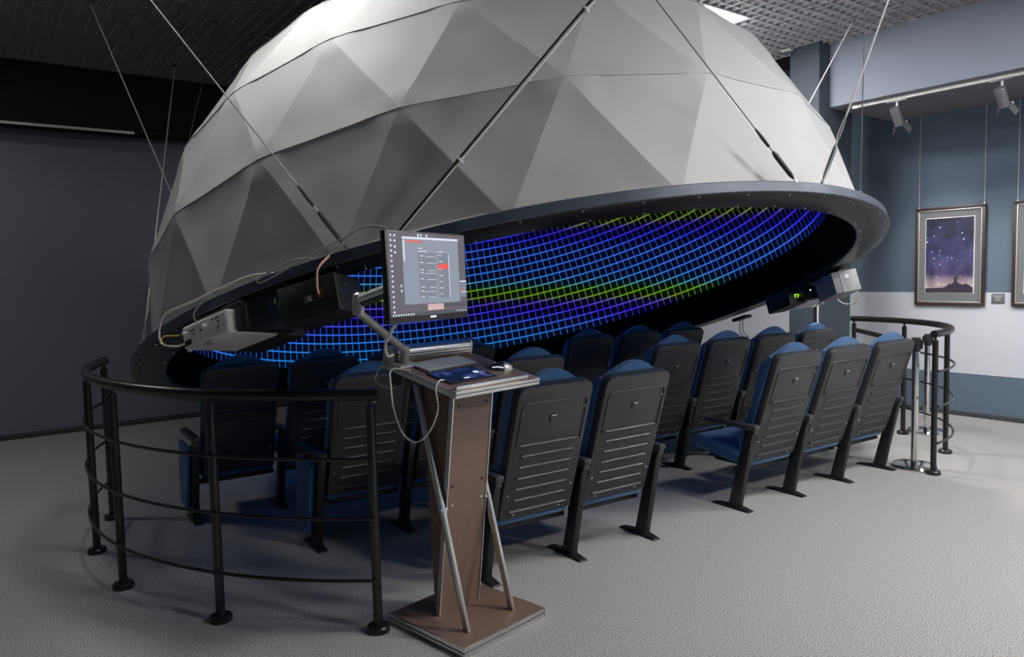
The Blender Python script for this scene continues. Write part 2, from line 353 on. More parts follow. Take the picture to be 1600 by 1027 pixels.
# track and its two spotlights
tr = thing('lighting_track', 'white lighting track along the lower edge of the bulkhead', 'track', loc(0, 0, 0))
MB().box(((-4.10 + XR) / 2, 7.33, SZ - 0.026), (XR + 4.10, 0.035, 0.034), 0.003).build('track_rail', M['track'], tr)
MB().box((-4.07, 7.33, SZ - 0.027), (0.06, 0.042, 0.038), 0.004).build('end_feed', M['white_plastic'], tr)
def spot(x, tgt, label):
    y, z = 7.33, SZ - 0.043
    t = thing('track_spotlight', label, 'spotlight', loc(x, y, z), 'track spotlights')
    MB().box((0, 0, -0.008), (0.20, 0.032, 0.016), 0.003).build('adapter', M['spot_grey'], t)
    MB().cyl((0.0, 0, -0.012), (0.0, 0, -0.075), 0.011, seg=10).build('stem', M['track'], t)
    a = (Vector(tgt) - Vector((x, y, z - 0.15))).normalized(); p = Vector((0, 0, -0.15)) 
    MB().lathe_axis(p - a * 0.085, p + a * 0.09, [(0, 0), (0.038, 0), (0.044, 0.06), (0.044, 0.9), (0.047, 1), (0.040, 1), (0.038, 0.96), (0, 0.96)], 20).build('lamp_head', M['spot_grey'], t)
    s1 = a.cross(Vector((0, 0, 1))).normalized(); s2 = s1.cross(a)
    for s in (-1, 1):
        T = frame(p + a * 0.095 + s1 * s * 0.046, s1, s2, a) @ Matrix.Rotation(R(22 * s), 4, 'Y')
        MB().box((0, 0, 0.045), (0.003, 0.085, 0.09)).build('barn_door', M['spot_grey'], t, T=T)
        MB().box((0, 0.045, 0.0), (0.010, 0.012, 0.022), 0.002).build('clip', M['white_plastic'], t, T=T)
    MB().cyl(p + a * 0.0845, p + a * 0.0855, 0.036, seg=16).build('lens', M['spot_face'], t)
    ld = bpy.data.lights.new('spot_bulb', 'SPOT'); ld.energy = SPOT_POWER; ld.spot_size = R(56); ld.spot_blend = 0.9; ld.shadow_soft_size = 0.03; ld.color = (1.0, 0.96, 0.92)
    lo = bpy.data.objects.new('spot_bulb', ld); COL.objects.link(lo); lo.parent = t
    lo.matrix_local = frame(p + a * 0.10, s1, s2 * -1 if False else s2, a) @ Matrix.Rotation(math.pi, 4, 'Y')
spot(-3.66, (-3.66, YW, 1.55), 'dark grey track spotlight above the framed night sky picture')
spot(-2.76, (-2.72, YW, 1.55), 'dark grey track spotlight further from the column than the other')

# ------------------------------------------------------------------ pictures
def picture(x0, x1, z0, z1, label, pm, sil):
    cx, cz, w, h = (x0 + x1) / 2, (z0 + z1) / 2, x1 - x0, z1 - z0
    t = thing('framed_picture', label, 'picture', loc(cx, YW, cz), 'framed prints hung on wires')
    fw = 0.032
    for nm, c, s in (('frame_bar', (0, -0.022, h / 2 - fw / 2), (w, 0.036, fw)), ('frame_bar', (0, -0.022, -h / 2 + fw / 2), (w, 0.036, fw)),
                     ('frame_bar', (-w / 2 + fw / 2, -0.022, 0), (fw, 0.036, h - 2 * fw)), ('frame_bar', (w / 2 - fw / 2, -0.022, 0), (fw, 0.036, h - 2 * fw))):
        MB().box(c, s, 0.005).build(nm, M['frame_brown'], t)
    lip = MB(); q = 0.012; iw, ih = w - 2 * fw, h - 2 * fw
    for c, s in (((0, -0.030, ih / 2 - q / 2), (iw, 0.012, q)), ((0, -0.030, -ih / 2 + q / 2), (iw, 0.012, q)), ((-iw / 2 + q / 2, -0.030, 0), (q, 0.012, ih)), ((iw / 2 - q / 2, -0.030, 0), (q, 0.012, ih))): lip.box(c, s, 0.003)
    lip.build('silver_lip', M['frame_lip'], t)
    MB().box((0, -0.018, 0), (iw, 0.006, ih)).build('mat_board', M['mat_grey'], t)
    pw, ph, pz = 0.478, 0.795, 0.008
    MB().box((0.0, -0.0225, pz), (pw + 0.014, 0.004, ph + 0.014)).build('mat_bevel', M['white_card'], t)
    pr = MB().box((0, 0, 0), (pw, 0.004, ph)).build('print', pm, t, T=loc(0, -0.0255, pz))
    if sil:
        b = -ph / 2; W = pw / 2
        MB().prism([(-W, b), (W, b), (W, b + 0.055), (W - 0.03, b + 0.075), (W - 0.06, b + 0.095), (W - 0.075, b + 0.098), (W - 0.085, b + 0.085), (W - 0.12, b + 0.092), (0.085, b + 0.11), (0.083, b + 0.165), (0.07, b + 0.176), (0.055, b + 0.165), (0.052, b + 0.112), (0.02, b + 0.085), (0.015, b + 0.10), (0.0, b + 0.10), (-0.01, b + 0.075), (-0.05, b + 0.055), (-W, b + 0.047)], -0.0035, -0.0015).build('castle_hill', M['silhouette'], pr)
    return t
picture(-4.012, -3.312, 1.176, 2.228, 'framed night sky print with a dark castle hill, lit by a spotlight', M['print'], True)
picture(-3.066, -2.366, 1.176, 2.228, 'framed print with grey mat beyond the small plaque from the castle hill print', M['print2'], False)
for x, lb in ((-3.985, 'thin hanging wire on the column side of the castle hill picture'), (-3.335, 'thin hanging wire on the plaque side of the castle hill picture'), (-3.035, 'thin hanging wire holding the picture beyond the plaque')):
    w_ = thing('picture_wire', lb, 'wire', loc(x, YW - 0.012, 2.22), 'picture hanging wires')
    MB().tube([(0, 0, 0), (0, 0, SZ - 2.22)], 0.0025, 6).build('wire_strand', M['cable_white'], w_)
    MB().box((0, 0, 0.0), (0.012, 0.012, 0.03), 0.002).build('wire_hook', M['alu'], w_)
def plaque(x0, x1, z0, z1, label):
    t = thing('wall_plaque', label, 'plaque', loc((x0 + x1) / 2, YW, (z0 + z1) / 2))
    w, h = x1 - x0, z1 - z0
    MB().box((0, -0.006, 0), (w, 0.012, h), 0.002).build('plate', M['plaque'], t)
    for k, (lw, dz) in enumerate(((0.085, 0.028), (0.07, 0.015), (0.03, 0.0), (0.055, -0.016))):
        MB().box((0, -0.0125, dz), (lw, 0.001, 0.005)).build('text_line', M['plaque_ink'], t)
plaque(-3.254, -3.133, 1.203, 1.304, 'small grey plaque between the two framed pictures')
plaque(-5.55, -5.43, 1.203, 1.304, 'small grey plaque on the white band behind the dome')

# ------------------------------------------------------------------ the tilted dome
n_ = Vector((-0.30220912, 0.00579508, 0.95322404)).normalized()
ex = (Vector((1, 0, 0)) - n_ * n_.x).normalized(); ey = n_.cross(ex)
DC = Vector((-4.6062, 3.4199, 1.1646)); DT = frame(DC, ex, ey, n_)
RO, RS, H0, RIN = 2.66, 2.561, 0.116, 2.38
dome = thing('projection_dome', 'huge tilted geodesic dome of pale grey fabric hanging open side down', 'dome', DT)
def sph(az, el, r=RS): return Vector((r * math.cos(R(el)) * math.cos(R(az)), r * math.cos(R(el)) * math.sin(R(az)), H0 + r * math.sin(R(el))))
rings = []
for k, el in enumerate((-1.6, 13.4, 28.2, 42.5, 56.5)):
    off = 0.5 if k % 2 == 0 else 0.0
    rings.append([sph(-8.6 + 18 * (j + off), el) for j in range(20)])
rings.append([sph(-8.6 + 36 * j + 9, 70.5) for j in range(10)])
rings.append([sph(-8.6 + 72 * j + 9, 82) for j in range(5)])
tris = []
def band(lo, hi):
    n, k = len(lo), len(hi)
    az = lambda p: math.degrees(math.atan2(p.y, p.x))
    if n == k:
        for j in range(n):
            a = lo[j]
            # the upper ring is staggered by half a step; find its neighbours
            d = sorted(hi, key=lambda p: abs((az(p) - az(a) + 180) % 360 - 180))[:2]
            d.sort(key=lambda p: (az(p) - az(a) + 180) % 360 - 180)
            tris.append((a, d[1], d[0]))
            tris.append((a, lo[(j + 1) % n], d[1]))
    else:
        for j in range(k):                                        # two lower edges for each upper vertex
            c = hi[j]
            L3 = sorted(lo, key=lambda p: abs((az(p) - az(c) + 180) % 360 - 180))[:3]
            L3.sort(key=lambda p: (az(p) - az(c) + 180) % 360 - 180)
            tris.append((L3[0], L3[1], c)); tris.append((L3[1], L3[2], c))
            tris.append((L3[2], hi[(j + 1) % k], c))
for a, b in zip(rings[:-1], rings[1:]): band(a, b)
top = sum(rings[-1], Vector()) / 5 + Vector((0, 0, 0.01))
for j in range(5): tris.append((rings[-1][j], rings[-1][(j + 1) % 5], top))
ctr = Vector((0, 0, H0))
def hubf(d): 
    t = min(1.0, d / 0.20); return (1 - t) ** 2 * (1 + 2 * t)
BASE = set(tuple(p) for p in rings[0])
def panel(a, b, c):
    """one stretched fabric facet: flat, rounded where it wraps the hubs, a little sag in the middle"""
    n = 12; V = []; F = []; idx = {}
    nf = (b - a).cross(c - a).normalized()
    if nf.dot((a + b + c) / 3 - ctr) < 0: nf = -nf
    for i in range(n + 1):
        for j in range(n + 1 - i):
            u, v = i / n, j / n; w = 1 - u - v
            p = a * w + b * u + c * v
            q = ctr + (p - ctr).normalized() * RS
            e3 = min(w, u, v)
            h = max(hubf((p - s).length) for s in (a, b, c) )
            # round the fabric towards the sphere near hubs, and pull a faint pucker beside them
            p2 = p.lerp(q, 0.75 * h) - nf * 0.010 * min(1.0, e3 * 6) * (1 - h)
            dd = min([(p - s).length for s in (a, b, c) if tuple(s) not in BASE] or [9.0])
            p2 += nf * (0.005 * math.sin(dd * 62.0) * math.exp(-((dd - 0.10) / 0.05) ** 2) * (1 if e3 > 0.005 else 0.4))
            idx[i, j] = len(V); V.append(p2)
    for i in range(n):
        for j in range(n - i):
            F.append((idx[i, j], idx[i + 1, j], idx[i, j + 1]))
            if j < n - i - 1: F.append((idx[i + 1, j], idx[i + 1, j + 1], idx[i, j + 1]))
    f0 = F[0]
    if (V[f0[1]] - V[f0[0]]).cross(V[f0[2]] - V[f0[0]]).dot(nf) < 0: F = [f[::-1] for f in F]
    mb = MB().raw(V, F)
    return mb.build('fabric_panel', M['fabric'], dome, angle=60)
for t_ in tris: panel(*t_)
# taped seams along the rings of hubs
for k in (1, 2, 3, 4):
    pts = []
    rg = sorted(rings[k], key=lambda p: math.atan2(p.y, p.x))
    for j in range(20):
        a, b = rg[j], rg[(j + 1) % 20]
        for q in range(6):
            t = q / 6; p = a.lerp(b, t); h = max(hubf((p - a).length), hubf((p - b).length)); s = ctr + (p - ctr).normalized() * RS
            pts.append(p.lerp(s, 0.75 * h) + (p - ctr).normalized() * 0.002)
    MB().tube(pts, 0.0032, 6, closed=True).build('seam', M['seam'], dome, angle=80)
def ring_strip(prof, seg=160):
    V = []; F = []; n = len(prof)
    for k in range(seg):
        a = 2 * math.pi * k / seg
        for r, z in prof: V.append((r * math.cos(a), r * math.sin(a), z))
    for k in range(seg):
        for j in range(n - 1): F.append((k * n + j, ((k + 1) % seg) * n + j, ((k + 1) % seg) * n + j + 1, k * n + j + 1))
    return MB().raw(V, F)
# the base of the fabric is drawn down to the rim
ring_strip([(2.545, 0.10), (2.562, 0.05), (2.60, 0.052)]).build('fabric_hem', M['fabric'], dome)
ring_strip([(2.54, 0.052), (RO - 0.006, 0.056), (RO, 0.050), (RO, 0.004), (RO - 0.004, 0.0)]).build('rim_band', M['rim_metal'], dome)
fl = ring_strip([(RO - 0.004, 0.0), (RO - 0.02, -0.003), (2.475, -0.003), (2.465, 0.004), (2.465, 0.03)]).build('rim_flange', M['rim_black'], dome)
ring_strip([(2.466, 0.03), (2.45, 0.10), (RIN * math.cos(R(4.0)), H0 + RIN * math.sin(R(4.0)) + 0.004)]).build('cove', M['cove'], dome)
sm = MB().lathe_axis((0, 0, 0), (0, 0, -0.004), [(0.006, 0), (0.005, 0.8), (0, 1)], 8).mesh('screw', M['screw'])
for k in range(60):
    for rr in (2.49, 2.635):
        a = R(6 * k + (1.2 if rr > 2.6 else 2.6)); inst('screw', sm, fl, loc(rr * math.cos(a), rr * math.sin(a), -0.003))
pf = [(RIN * math.cos(R(e)), H0 + RIN * math.sin(R(e))) for e in [4.0 + 86 * i / 40 for i in range(40)]] + [(0.02, H0 + RIN)]
ring_strip(pf, 128).build('projection_screen', M['grid'], dome, angle=80)

# ------------------------------------------------------------------ equipment hung from the rim
def rimT(az, r=RO, h=0.0):
    """frame on the rim: x along the rim, y outwards, z along the dome axis"""
    a = R(az); rho = ex * math.cos(a) + ey * math.sin(a); tan = -ex * math.sin(a) + ey * math.cos(a)
    return frame(DC + rho * r + n_ * h, tan, rho, n_)
def speaker(az, label, body, sgn, bright):
    t = thing('loudspeaker', label, 'speaker', rimT(az, 2.57, -0.118))
    b = MB().box((0, 0, 0), (0.305, 0.205, 0.17), 0.006).build('cabinet', body, t)
    MB().box((0.0, 0.0, 0.10), (0.20, 0.05, 0.034), 0.004).build('bracket', M['rim_black'], t)
    MB().lathe_axis((-0.075, 0.1015, -0.01), (-0.075, 0.106, -0.01), [(0, 0), (0.026, 0), (0.027, 1), (0.020, 1), (0.018, 0.1), (0, 0.1)], 20).build('bass_port', M['cable_black'], t)
    MB().box((0.005, 0.104, 0.0), (0.042, 0.003, 0.032)).build('type_label', M['plaque'], t)
    MB().box((0.014, 0.1065, 0.0), (0.014, 0.002, 0.022)).build('type_label', M['plaque_ink'], t)
    tp = MB().box((0.085, 0.104, 0.0), (0.052, 0.004, 0.06), 0.002).build('terminal_plate', M['cable_black'], t)
    for dz in (-0.012, 0.014):
        MB().cyl((0.08, 0.104, dz), (0.08, 0.135, dz), 0.006, seg=10).build('binding_post', M['gold'], tp)
    if bright:
        MB().lathe_axis((-0.1525, 0.01, 0.035), (-0.158, 0.01, 0.035), [(0, 0), (0.022, 0), (0.018, 1), (0, 1)], 18).build('wall_knob', M['white_plastic'], t)
        MB().box((-0.1545, -0.035, 0), (0.004, 0.02, 0.168)).build('side_strip', M['spk_lit'], t)
    else:
        for dz in (0.01, 0.035): MB().cyl((0.1525, 0.03, dz), (0.156, 0.03, dz), 0.005, seg=8).build('side_screw', M['screw'], t)
    return t
speaker(-56.0, 'black ash loudspeaker under the rim next to the grey projector', M['spk_black'], 1, False)
speaker(57.0, 'loudspeaker box with strong light put into its pale colour, under the rim on the picture wall side', M['spk_lit'], -1, True)
def projector(az, label, sgn):
    t = thing('projector', label, 'projector', rimT(az, 2.50, -0.10), 'video projectors hung under the dome rim')
    body = MB().box((-0.02 * sgn, 0.06, 0), (0.345, 0.30, 0.115), 0.016, 3).build('body', M['proj_grey'], t)
    MB().box((0.195 * sgn, 0.02, 0.0), (0.075, 0.30, 0.11), 0.006).build('filter_cover', M['proj_dark'], t)
    MB().box((0, -0.15, 0), (0.34, 0.16, 0.13), 0.008).build('lens_hood', M['proj_dark'], t)
    MB().box((0.02 * sgn, 0.05, 0.073), (0.36, 0.22, 0.028), 0.006).build('mount_plate', M['proj_dark'], t)
    MB().box((0.10 * sgn, 0.13, 0.098), (0.13, 0.02, 0.06), 0.008).build('mount_arm', M['alu_matt'], t)
    MB().box((0.10 * sgn, 0.05, 0.098), (0.13, 0.15, 0.012), 0.004).build('mount_arm', M['alu_matt'], t)
    for k in range(4): MB().box((-0.16 * sgn + sgn * 0.035 * k, 0.20, -0.062), (0.018, 0.02, 0.016), 0.004).build('foot', M['proj_grey'], body)
    MB().box((-0.02 * sgn, 0.19, -0.062), (0.06, 0.03, 0.014), 0.003).build('foot', M['alu_matt'], body)
    jk = [(-0.12, 0.022), (-0.10, 0.022), (-0.10, 0.004), (-0.05, 0.022), (-0.045, 0.006), (-0.03, 0.022), (0.05, 0.03), (0.075, 0.03), (0.09, 0.032), (0.09, 0.012), (0.085, -0.012)]
    for (jx, jz) in jk: MB().box((jx * sgn, 0.2105, jz), (0.010, 0.003, 0.008)).build('socket', M['cable_black'], body)
    MB().box((-0.15 * sgn, 0.213, -0.03), (0.05, 0.012, 0.022), 0.002).build('power_plug', M['cable_black'], t)
    MB().cyl((-0.155 * sgn, 0.205, 0.016), (-0.155 * sgn, 0.235, 0.016), 0.008, seg=10).build('network_plug', M['white_plastic'], t)
    MB().box((0.0, 0.225, 0.012), (0.030, 0.03, 0.016), 0.003).build('video_plug', M['white_plastic'], t)
    if sgn < 0:
        # status lights on the end facing the aisle
        for (yy, zz, w, h) in ((-0.17, 0.0, 0.006, 0.03), (-0.155, 0.012, 0.03, 0.006), (-0.145, -0.008, 0.006, 0.016), (-0.132, 0.004, 0.010, 0.008)):
            MB().box((-0.236 if yy > -0.1 else -0.1715, yy, zz), (0.003, w, h)).build('status_light', M['led_green'], t)
        MB().lathe_axis((-0.2325, -0.06, 0.02), (-0.236, -0.06, 0.02), [(0, 0), (0.006, 0), (0.004, 1), (0, 1)], 10).build('power_light', M['led_blue'], t)
    return t
projector(-68.4, 'grey projector with sockets and cables hung under the rim by the railing', 1)
projector(67.0, 'dark projector with green status light hung under the rim near the column', -1)
rb = thing('cable_bracket', 'small black bracket with hanging cables under the far rim', 'bracket', rimT(87, 2.60, -0.05))
MB().box((0, 0, 0.0), (0.16, 0.10, 0.03), 0.004).build('plate', M['rim_black'], rb)
for k, (a_, c_) in enumerate(((0.0, 0.05), (0.03, 0.09))):
    MB().tube(smooth([(a_, 0.02, -0.01), (c_, 0.05, -0.06), (c_ + 0.01, 0.05, -0.13), (a_, 0.03, -0.20)]), 0.004, 6).build('cable', M['cable_black'], rb)

# ------------------------------------------------------------------ suspension
def rimpt(az, r=2.61, h=0.056): 
    a = R(az); return DC + (ex * math.cos(a) + ey * math.sin(a)) * r + n_ * h
def sling(label, az, anchor, rad, material, buckle=None, ties=0, double=False, r=2.61):
    p = rimpt(az, r); q = Vector(anchor); d = q - p; L = d.length; d.normalize()
    t = thing('suspension_cable', label, 'cable', Matrix.Translation(p), 'cables holding the dome to the ceiling')
    if double:
        s = d.cross(n_).normalized() * 0.012
        for sg in (-1, 1):
            MB().tube(smooth([s * 0 , d * 0.2 + s * sg * 0.6, d * (L * 0.4) + s * sg * 1.2, d * (L * 0.55) + s * sg * 0.4, d * (L * 0.75) + s * sg, d * L], 5), rad, 6).build('strand', material if sg < 0 else M['cable_black'], t)
    else: MB().tube([Vector(), d * L], rad, 6).build('strand', material, t)
    MB().lathe_axis(Vector(), d * 0.04, [(0, 0), (0.010, 0), (0.010, 0.5), (0.005, 1), (0, 1)], 8).build('eye_bolt', M['alu'], t)
    MB().lathe_axis(d * (L - 0.03), d * L, [(0, 0), (0.006, 0), (0.02, 1), (0, 1)], 8).build('ceiling_anchor', M['steel_dark'], t)
    if buckle:
        MB().lathe_axis(d * 0.05, d * 0.22, [(0, 0), (0.006, 0.0), (0.012, 0.15), (0.013, 0.85), (0.006, 1), (0, 1)], 8).build('turnbuckle', buckle, t)
        MB().lathe_axis(d * 0.25, d * 0.36, [(0, 0), (0.008, 0.0), (0.009, 0.5), (0.005, 1), (0, 1)], 8).build('clamp', buckle, t)
    for k in range(ties):
        f = 0.16 + 0.3 * k
        MB().lathe_axis(d * f * L, d * (f * L + 0.012), [(0, 0), (0.02, 0), (0.02, 1), (0, 1)], 8).build('cable_tie', M['white_plastic'], t)
    return t
sling('pale steel cable with black turnbuckle rising from above the black loudspeaker', -51.5, (-3.94, 0.06, CEIL), 0.0035, M['steel_rope'], M['steel_dark'])
sling('pair of black cables bound with white ties above the monitor', -47.0, (-1.89, 3.05, CEIL), 0.006, M['steel_rope'], None, 3, True)
sling('thin cable with thick black turnbuckle at the raised edge of the dome', -2.0, (-2.79, 1.84, CEIL), 0.0028, M['steel_dark'], M['cable_black'])
sling('white steel rod cable from the raised edge of the dome, light turnbuckle', 2.0, (-1.51, 3.71, CEIL), 0.0045, M['steel_rope'], M['alu'])
sling('thin vertical rod on the dome edge facing the pictures', 13.0, (-2.02, 3.74, CEIL), 0.003, M['steel_dark'])
sling('steel cable running behind the dome beside the square column', 100.0, (-3.75, 6.70, CEIL), 0.005, M['steel_rope'])
sling('pale cable between the dome and the dark left wall, past the railing end', -103, (-8.45, 1.92, CEIL), 0.005, M['steel_rope'])
sling('dark thin cable crossing the fabric above the curved railing', -104, (-6.86, 1.92, CEIL), 0.0035, M['steel_dark'], r=2.65)
sling('cable slanting behind the lowest dome edge to the dark ceiling', -150, (-6.90, 0.95, CEIL), 0.005, M['steel_rope'])

# ------------------------------------------------------------------ auditorium seats
bdir = Vector((0.309, 0, 0.951)).normalized(); nrm = Vector((bdir.z, 0, -bdir.x))
BT = frame((-0.055, 0, 0.31), Vector((0, 1, 0)), nrm, bdir)        # x across, y rearwards, z up the back
def rrect(w, z0, z1, rt, rb, n=5):
    pts = []
    for cx, cz, r, a0 in ((w / 2 - rb, z0 + rb, rb, -90), (w / 2 - rt, z1 - rt, rt, 0), (-w / 2 + rt, z1 - rt, rt, 90), (-w / 2 + rb, z0 + rb, rb, 180)):
        for k in range(n + 1): a = R(a0 + 90 * k / n); pts.append((cx + r * math.cos(a), cz + r * math.sin(a)))
    return pts
def seat_proto():
    P = {}
    P['shell'] = MB().prism(rrect(0.475, 0.0, 0.775, 0.055, 0.03), -0.065, 0.0, bev=0.016).mesh('back_shell', M['seat_plastic'])
    # recessed upper panel edge and louvre ribs
    arc = [(-0.205, 0.002, 0.44), (-0.205, 0.002, 0.64)] + [(-0.175 - 0.03 * math.cos(R(a)), 0.002, 0.655 + 0.03 * math.sin(R(a))) for a in (0, 30, 60, 90)] + [(0.175 + 0.03 * math.sin(R(a)), 0.002, 0.655 + 0.03 * math.cos(R(a))) for a in (0, 30, 60, 90)] + [(0.205, 0.002, 0.64), (0.205, 0.002, 0.44)]
    P['trim'] = MB().tube(arc, 0.0055, 6).mesh('panel_trim', M['seat_plastic'])
    rw = 0.165
    P['rib'] = MB().prism([(-0.002, 0.001), (0.0085, 0.003), (0.0108, 0.0055), (0.0105, 0.009), (0.0080, 0.0118), (0.0040, 0.0135), (-0.002, 0.0145)], -rw, rw, T=Matrix.Rotation(R(90), 4, 'Z') @ Matrix.Scale(-1, 4, (0, 1, 0))).mesh('rib', M['seat_rib'], 50)
    P['tagline'] = MB().box((0, 0.0075, 0.604), (0.030, 0.002, 0.004)).mesh('number_plate', M['white_plastic'])
    P['clip'] = MB().box((0, 0.003, 0.588), (0.046, 0.008, 0.040), 0.002).mesh('number_holder', M['seat_plastic'])
    P['screw'] = MB().lathe_axis((0, -0.001, 0), (0, 0.004, 0), [(0.007, 0), (0.006, 0.6), (0, 1)], 8).mesh('screw', M['screw'])
    # back cushion
    nx, nz = 14, 16; V = []; F = []; hw = 0.242
    def topz(x): return 0.745 + 0.085 * max(0.0, math.cos(math.pi * x / (2 * 0.19))) ** 0.8 if abs(x) < 0.19 else 0.745
    def thick(z):
        return 0.075 + 0.035 * math.exp(-((z - 0.17) / 0.11) ** 2) + 0.028 * math.exp(-((z - 0.62) / 0.13) ** 2)
    for j in range(nz + 1):
        for i in range(nx + 1):
            x = hw * math.sin(math.pi / 2 * (2 * i / nx - 1)); tz = topz(x); z = 0.0 + tz * (0.5 - 0.5 * math.cos(math.pi * j / nz))
            ed = (1 - abs(x / hw) ** 5) ** 0.35 if abs(x) < hw else 0.0
            vz = z / tz; et = (1 - max(0.0, (vz - 0.75) / 0.25) ** 3) ** 0.5 if vz < 1 else 0.0
            eb = min(1.0, 0.45 + vz * 4)
            wz = 1.0 if z < 0.66 else 1 - 0.10 * ((z - 0.66) / 0.16) ** 2
            V.append(Vector((x * wz, -0.058 - thick(z) * (0.30 + 0.70 * ed) * (0.25 + 0.75 * et) * eb, z)))
    nF = len(V)
    for j in range(nz + 1):
        for i in range(nx + 1):
            v = V[j * (nx + 1) + i]; V.append(Vector((v.x, -0.055, v.z)))
    g = lambda j, i, o=0: o + j * (nx + 1) + i
    for j in range(nz):
        for i in range(nx):
            F.append((g(j, i), g(j, i + 1), g(j + 1, i + 1), g(j + 1, i))); F.append((g(j, i, nF), g(j + 1, i, nF), g(j + 1, i + 1, nF), g(j, i + 1, nF)))
        F.append((g(j, 0), g(j + 1, 0), g(j + 1, 0, nF), g(j, 0, nF))); F.append((g(j, nx), g(j, nx, nF), g(j + 1, nx, nF), g(j + 1, nx)))
    for i in range(nx):
        F.append((g(0, i), g(0, i, nF), g(0, i + 1, nF), g(0, i + 1))); F.append((g(nz, i), g(nz, i + 1), g(nz, i + 1, nF), g(nz, i, nF)))
    P['cushion'] = MB().raw(V, F).mesh('back_cushion', M['seat_fabric'], 60)
    P['pan'] = MB().hexa([(-0.54, -0.245, 0.335), (-0.54, 0.245, 0.335), (-0.07, 0.245, 0.275), (-0.07, -0.245, 0.275), (-0.545, -0.245, 0.445), (-0.545, 0.245, 0.445), (-0.07, 0.245, 0.395), (-0.07, -0.245, 0.395)], 0.035).mesh('seat_cushion', M['seat_fabric'], 60)
    P['under'] = MB().box((-0.28, 0, 0.275), (0.30, 0.30, 0.035), 0.006).box((-0.44, 0, 0.262), (0.07, 0.07, 0.06), 0.006).box((-0.15, 0, 0.255), (0.05, 0.50, 0.03), 0.004).mesh('hinge_bracket', M['seat_metal'])
    w = 0.021
    P['post'] = MB().hexa([(-0.175, -w, 0.014), (-0.175, w, 0.014), (-0.085, w, 0.014), (-0.085, -w, 0.014), (-0.035, -w, 0.545), (-0.035, w, 0.545), (0.030, w, 0.545), (0.030, -w, 0.545)], 0.004).mesh('leg', M['seat_metal'])
    P['foot'] = MB().hexa([(-0.31, -0.03, 0.0), (-0.31, 0.03, 0.0), (0.0, 0.03, 0.0), (0.0, -0.03, 0.0), (-0.30, -0.024, 0.012), (-0.16, 0.024, 0.032), (-0.005, 0.024, 0.010), (-0.16, -0.024, 0.032)]).mesh('foot', M['seat_metal'])
    P['foot'] = MB().hexa([(-0.31, -0.030, 0.0), (-0.31, 0.030, 0.0), (-0.13, 0.030, 0.0), (-0.13, -0.030, 0.0), (-0.305, -0.026, 0.010), (-0.305, 0.026, 0.010), (-0.13, 0.026, 0.030), (-0.13, -0.026, 0.030)], 0.002).hexa([(-0.13, -0.030, 0.0), (-0.13, 0.030, 0.0), (0.0, 0.030, 0.0), (0.0, -0.030, 0.0), (-0.13, -0.026, 0.030), (-0.13, 0.026, 0.030), (-0.004, 0.026, 0.009), (-0.004, -0.026, 0.009)], 0.002).mesh('foot', M['seat_metal'])
    P['arm'] = MB().box((-0.165, 0, 0.575), (0.44, 0.052, 0.036), 0.010).box((0.012, 0, 0.553), (0.06, 0.040, 0.05), 0.006).mesh('armrest', M['seat_plastic'])
    P['side'] = MB().hexa([(-0.36, -0.016, 0.09), (-0.36, 0.016, 0.09), (-0.12, 0.016, 0.09), (-0.12, -0.016, 0.09), (-0.30, -0.016, 0.53), (-0.30, 0.016, 0.53), (-0.01, 0.016, 0.53), (-0.01, -0.016, 0.53)], 0.010).mesh('side_panel', M['seat_fabric'])
    return P
SP = seat_proto()
SG = 'blue tip-up seats under the dome'
ROT = R(-3.0)
def seat(x, y, label, left_post=False, side=False):
    t = thing('auditorium_seat', label, 'seat', loc(x, y, 0, ROT), SG)
    sh = inst('back_shell', SP['shell'], t, BT)
    inst('panel_trim', SP['trim'], sh); inst('number_holder', SP['clip'], sh); inst('number_plate', SP['tagline'], sh)
    for k in range(7):
        s = 0.050 + 0.0655 * k
        T = Matrix.Translation((0, 0, s)) @ Matrix.Diagonal((1.12 if k in (0, 6) else 1.0, 1.25 if k in (0, 6) else 1.0, 1, 1)); inst('rib', SP['rib'], sh, T)
    for (sx_, sz_) in ((-0.20, 0.63), (0.20, 0.63), (-0.205, 0.16), (0.205, 0.16), (-0.15, 0.033), (0.15, 0.033)): inst('screw', SP['screw'], sh, Matrix.Translation((sx_, 0, sz_)))
    inst('back_cushion', SP['cushion'], t, BT)
    inst('seat_cushion', SP['pan'], t); inst('hinge_bracket', SP['under'], t)
    for yy in ([0.285, -0.285] if left_post else [0.285]):
        T = Matrix.Translation((0, yy, 0)); inst('leg', SP['post'], t, T); inst('foot', SP['foot'], t, T); inst('armrest', SP['arm'], t, T)
    if side: inst('side_panel', SP['side'], t, Matrix.Translation((0, -0.325, 0)))
    return t
def rowx(x32, sl, y): return x32 + sl * (y - 3.2)
R1 = lambda y: rowx(-3.02, 0.0524, y); R2 = lambda y: rowx(-4.02, 0.06, y); R3 = lambda y: rowx(-5.02, 0.055, y)
seat(R1(2.41), 2.41, 'blue seat with black ribbed back in the rear row, standing next to the lectern', True)
seat(R1(2.97), 2.97, 'blue seat in the rear row on the aisle, beside the seat next to the lectern')
seat(R1(4.39), 4.39, 'blue seat in the rear row whose lowered cushion and armrest show beside the aisle', True)
seat(R1(4.965), 4.965, 'middle one of the three rear row seats between aisle and chrome stanchion')
seat(R1(5.535), 5.535, 'blue seat in the rear row right beside the chrome stanchion')
seat(R2(1.90), 1.90, 'second row seat with dark blue end panel behind the curved railing', True, True)
seat(R2(2.47), 2.47, 'second row seat hidden mostly by the lectern column')
seat(R2(3.04), 3.04, 'second row seat on the aisle, its top showing past the computer mouse')
seat(R2(4.36), 4.36, 'second row seat on the far side of the aisle', True)
seat(R2(4.935), 4.935, 'second row seat next to the one on the far side of the aisle')
seat(R2(5.51), 5.51, 'second row seat, third from the aisle towards the picture wall')
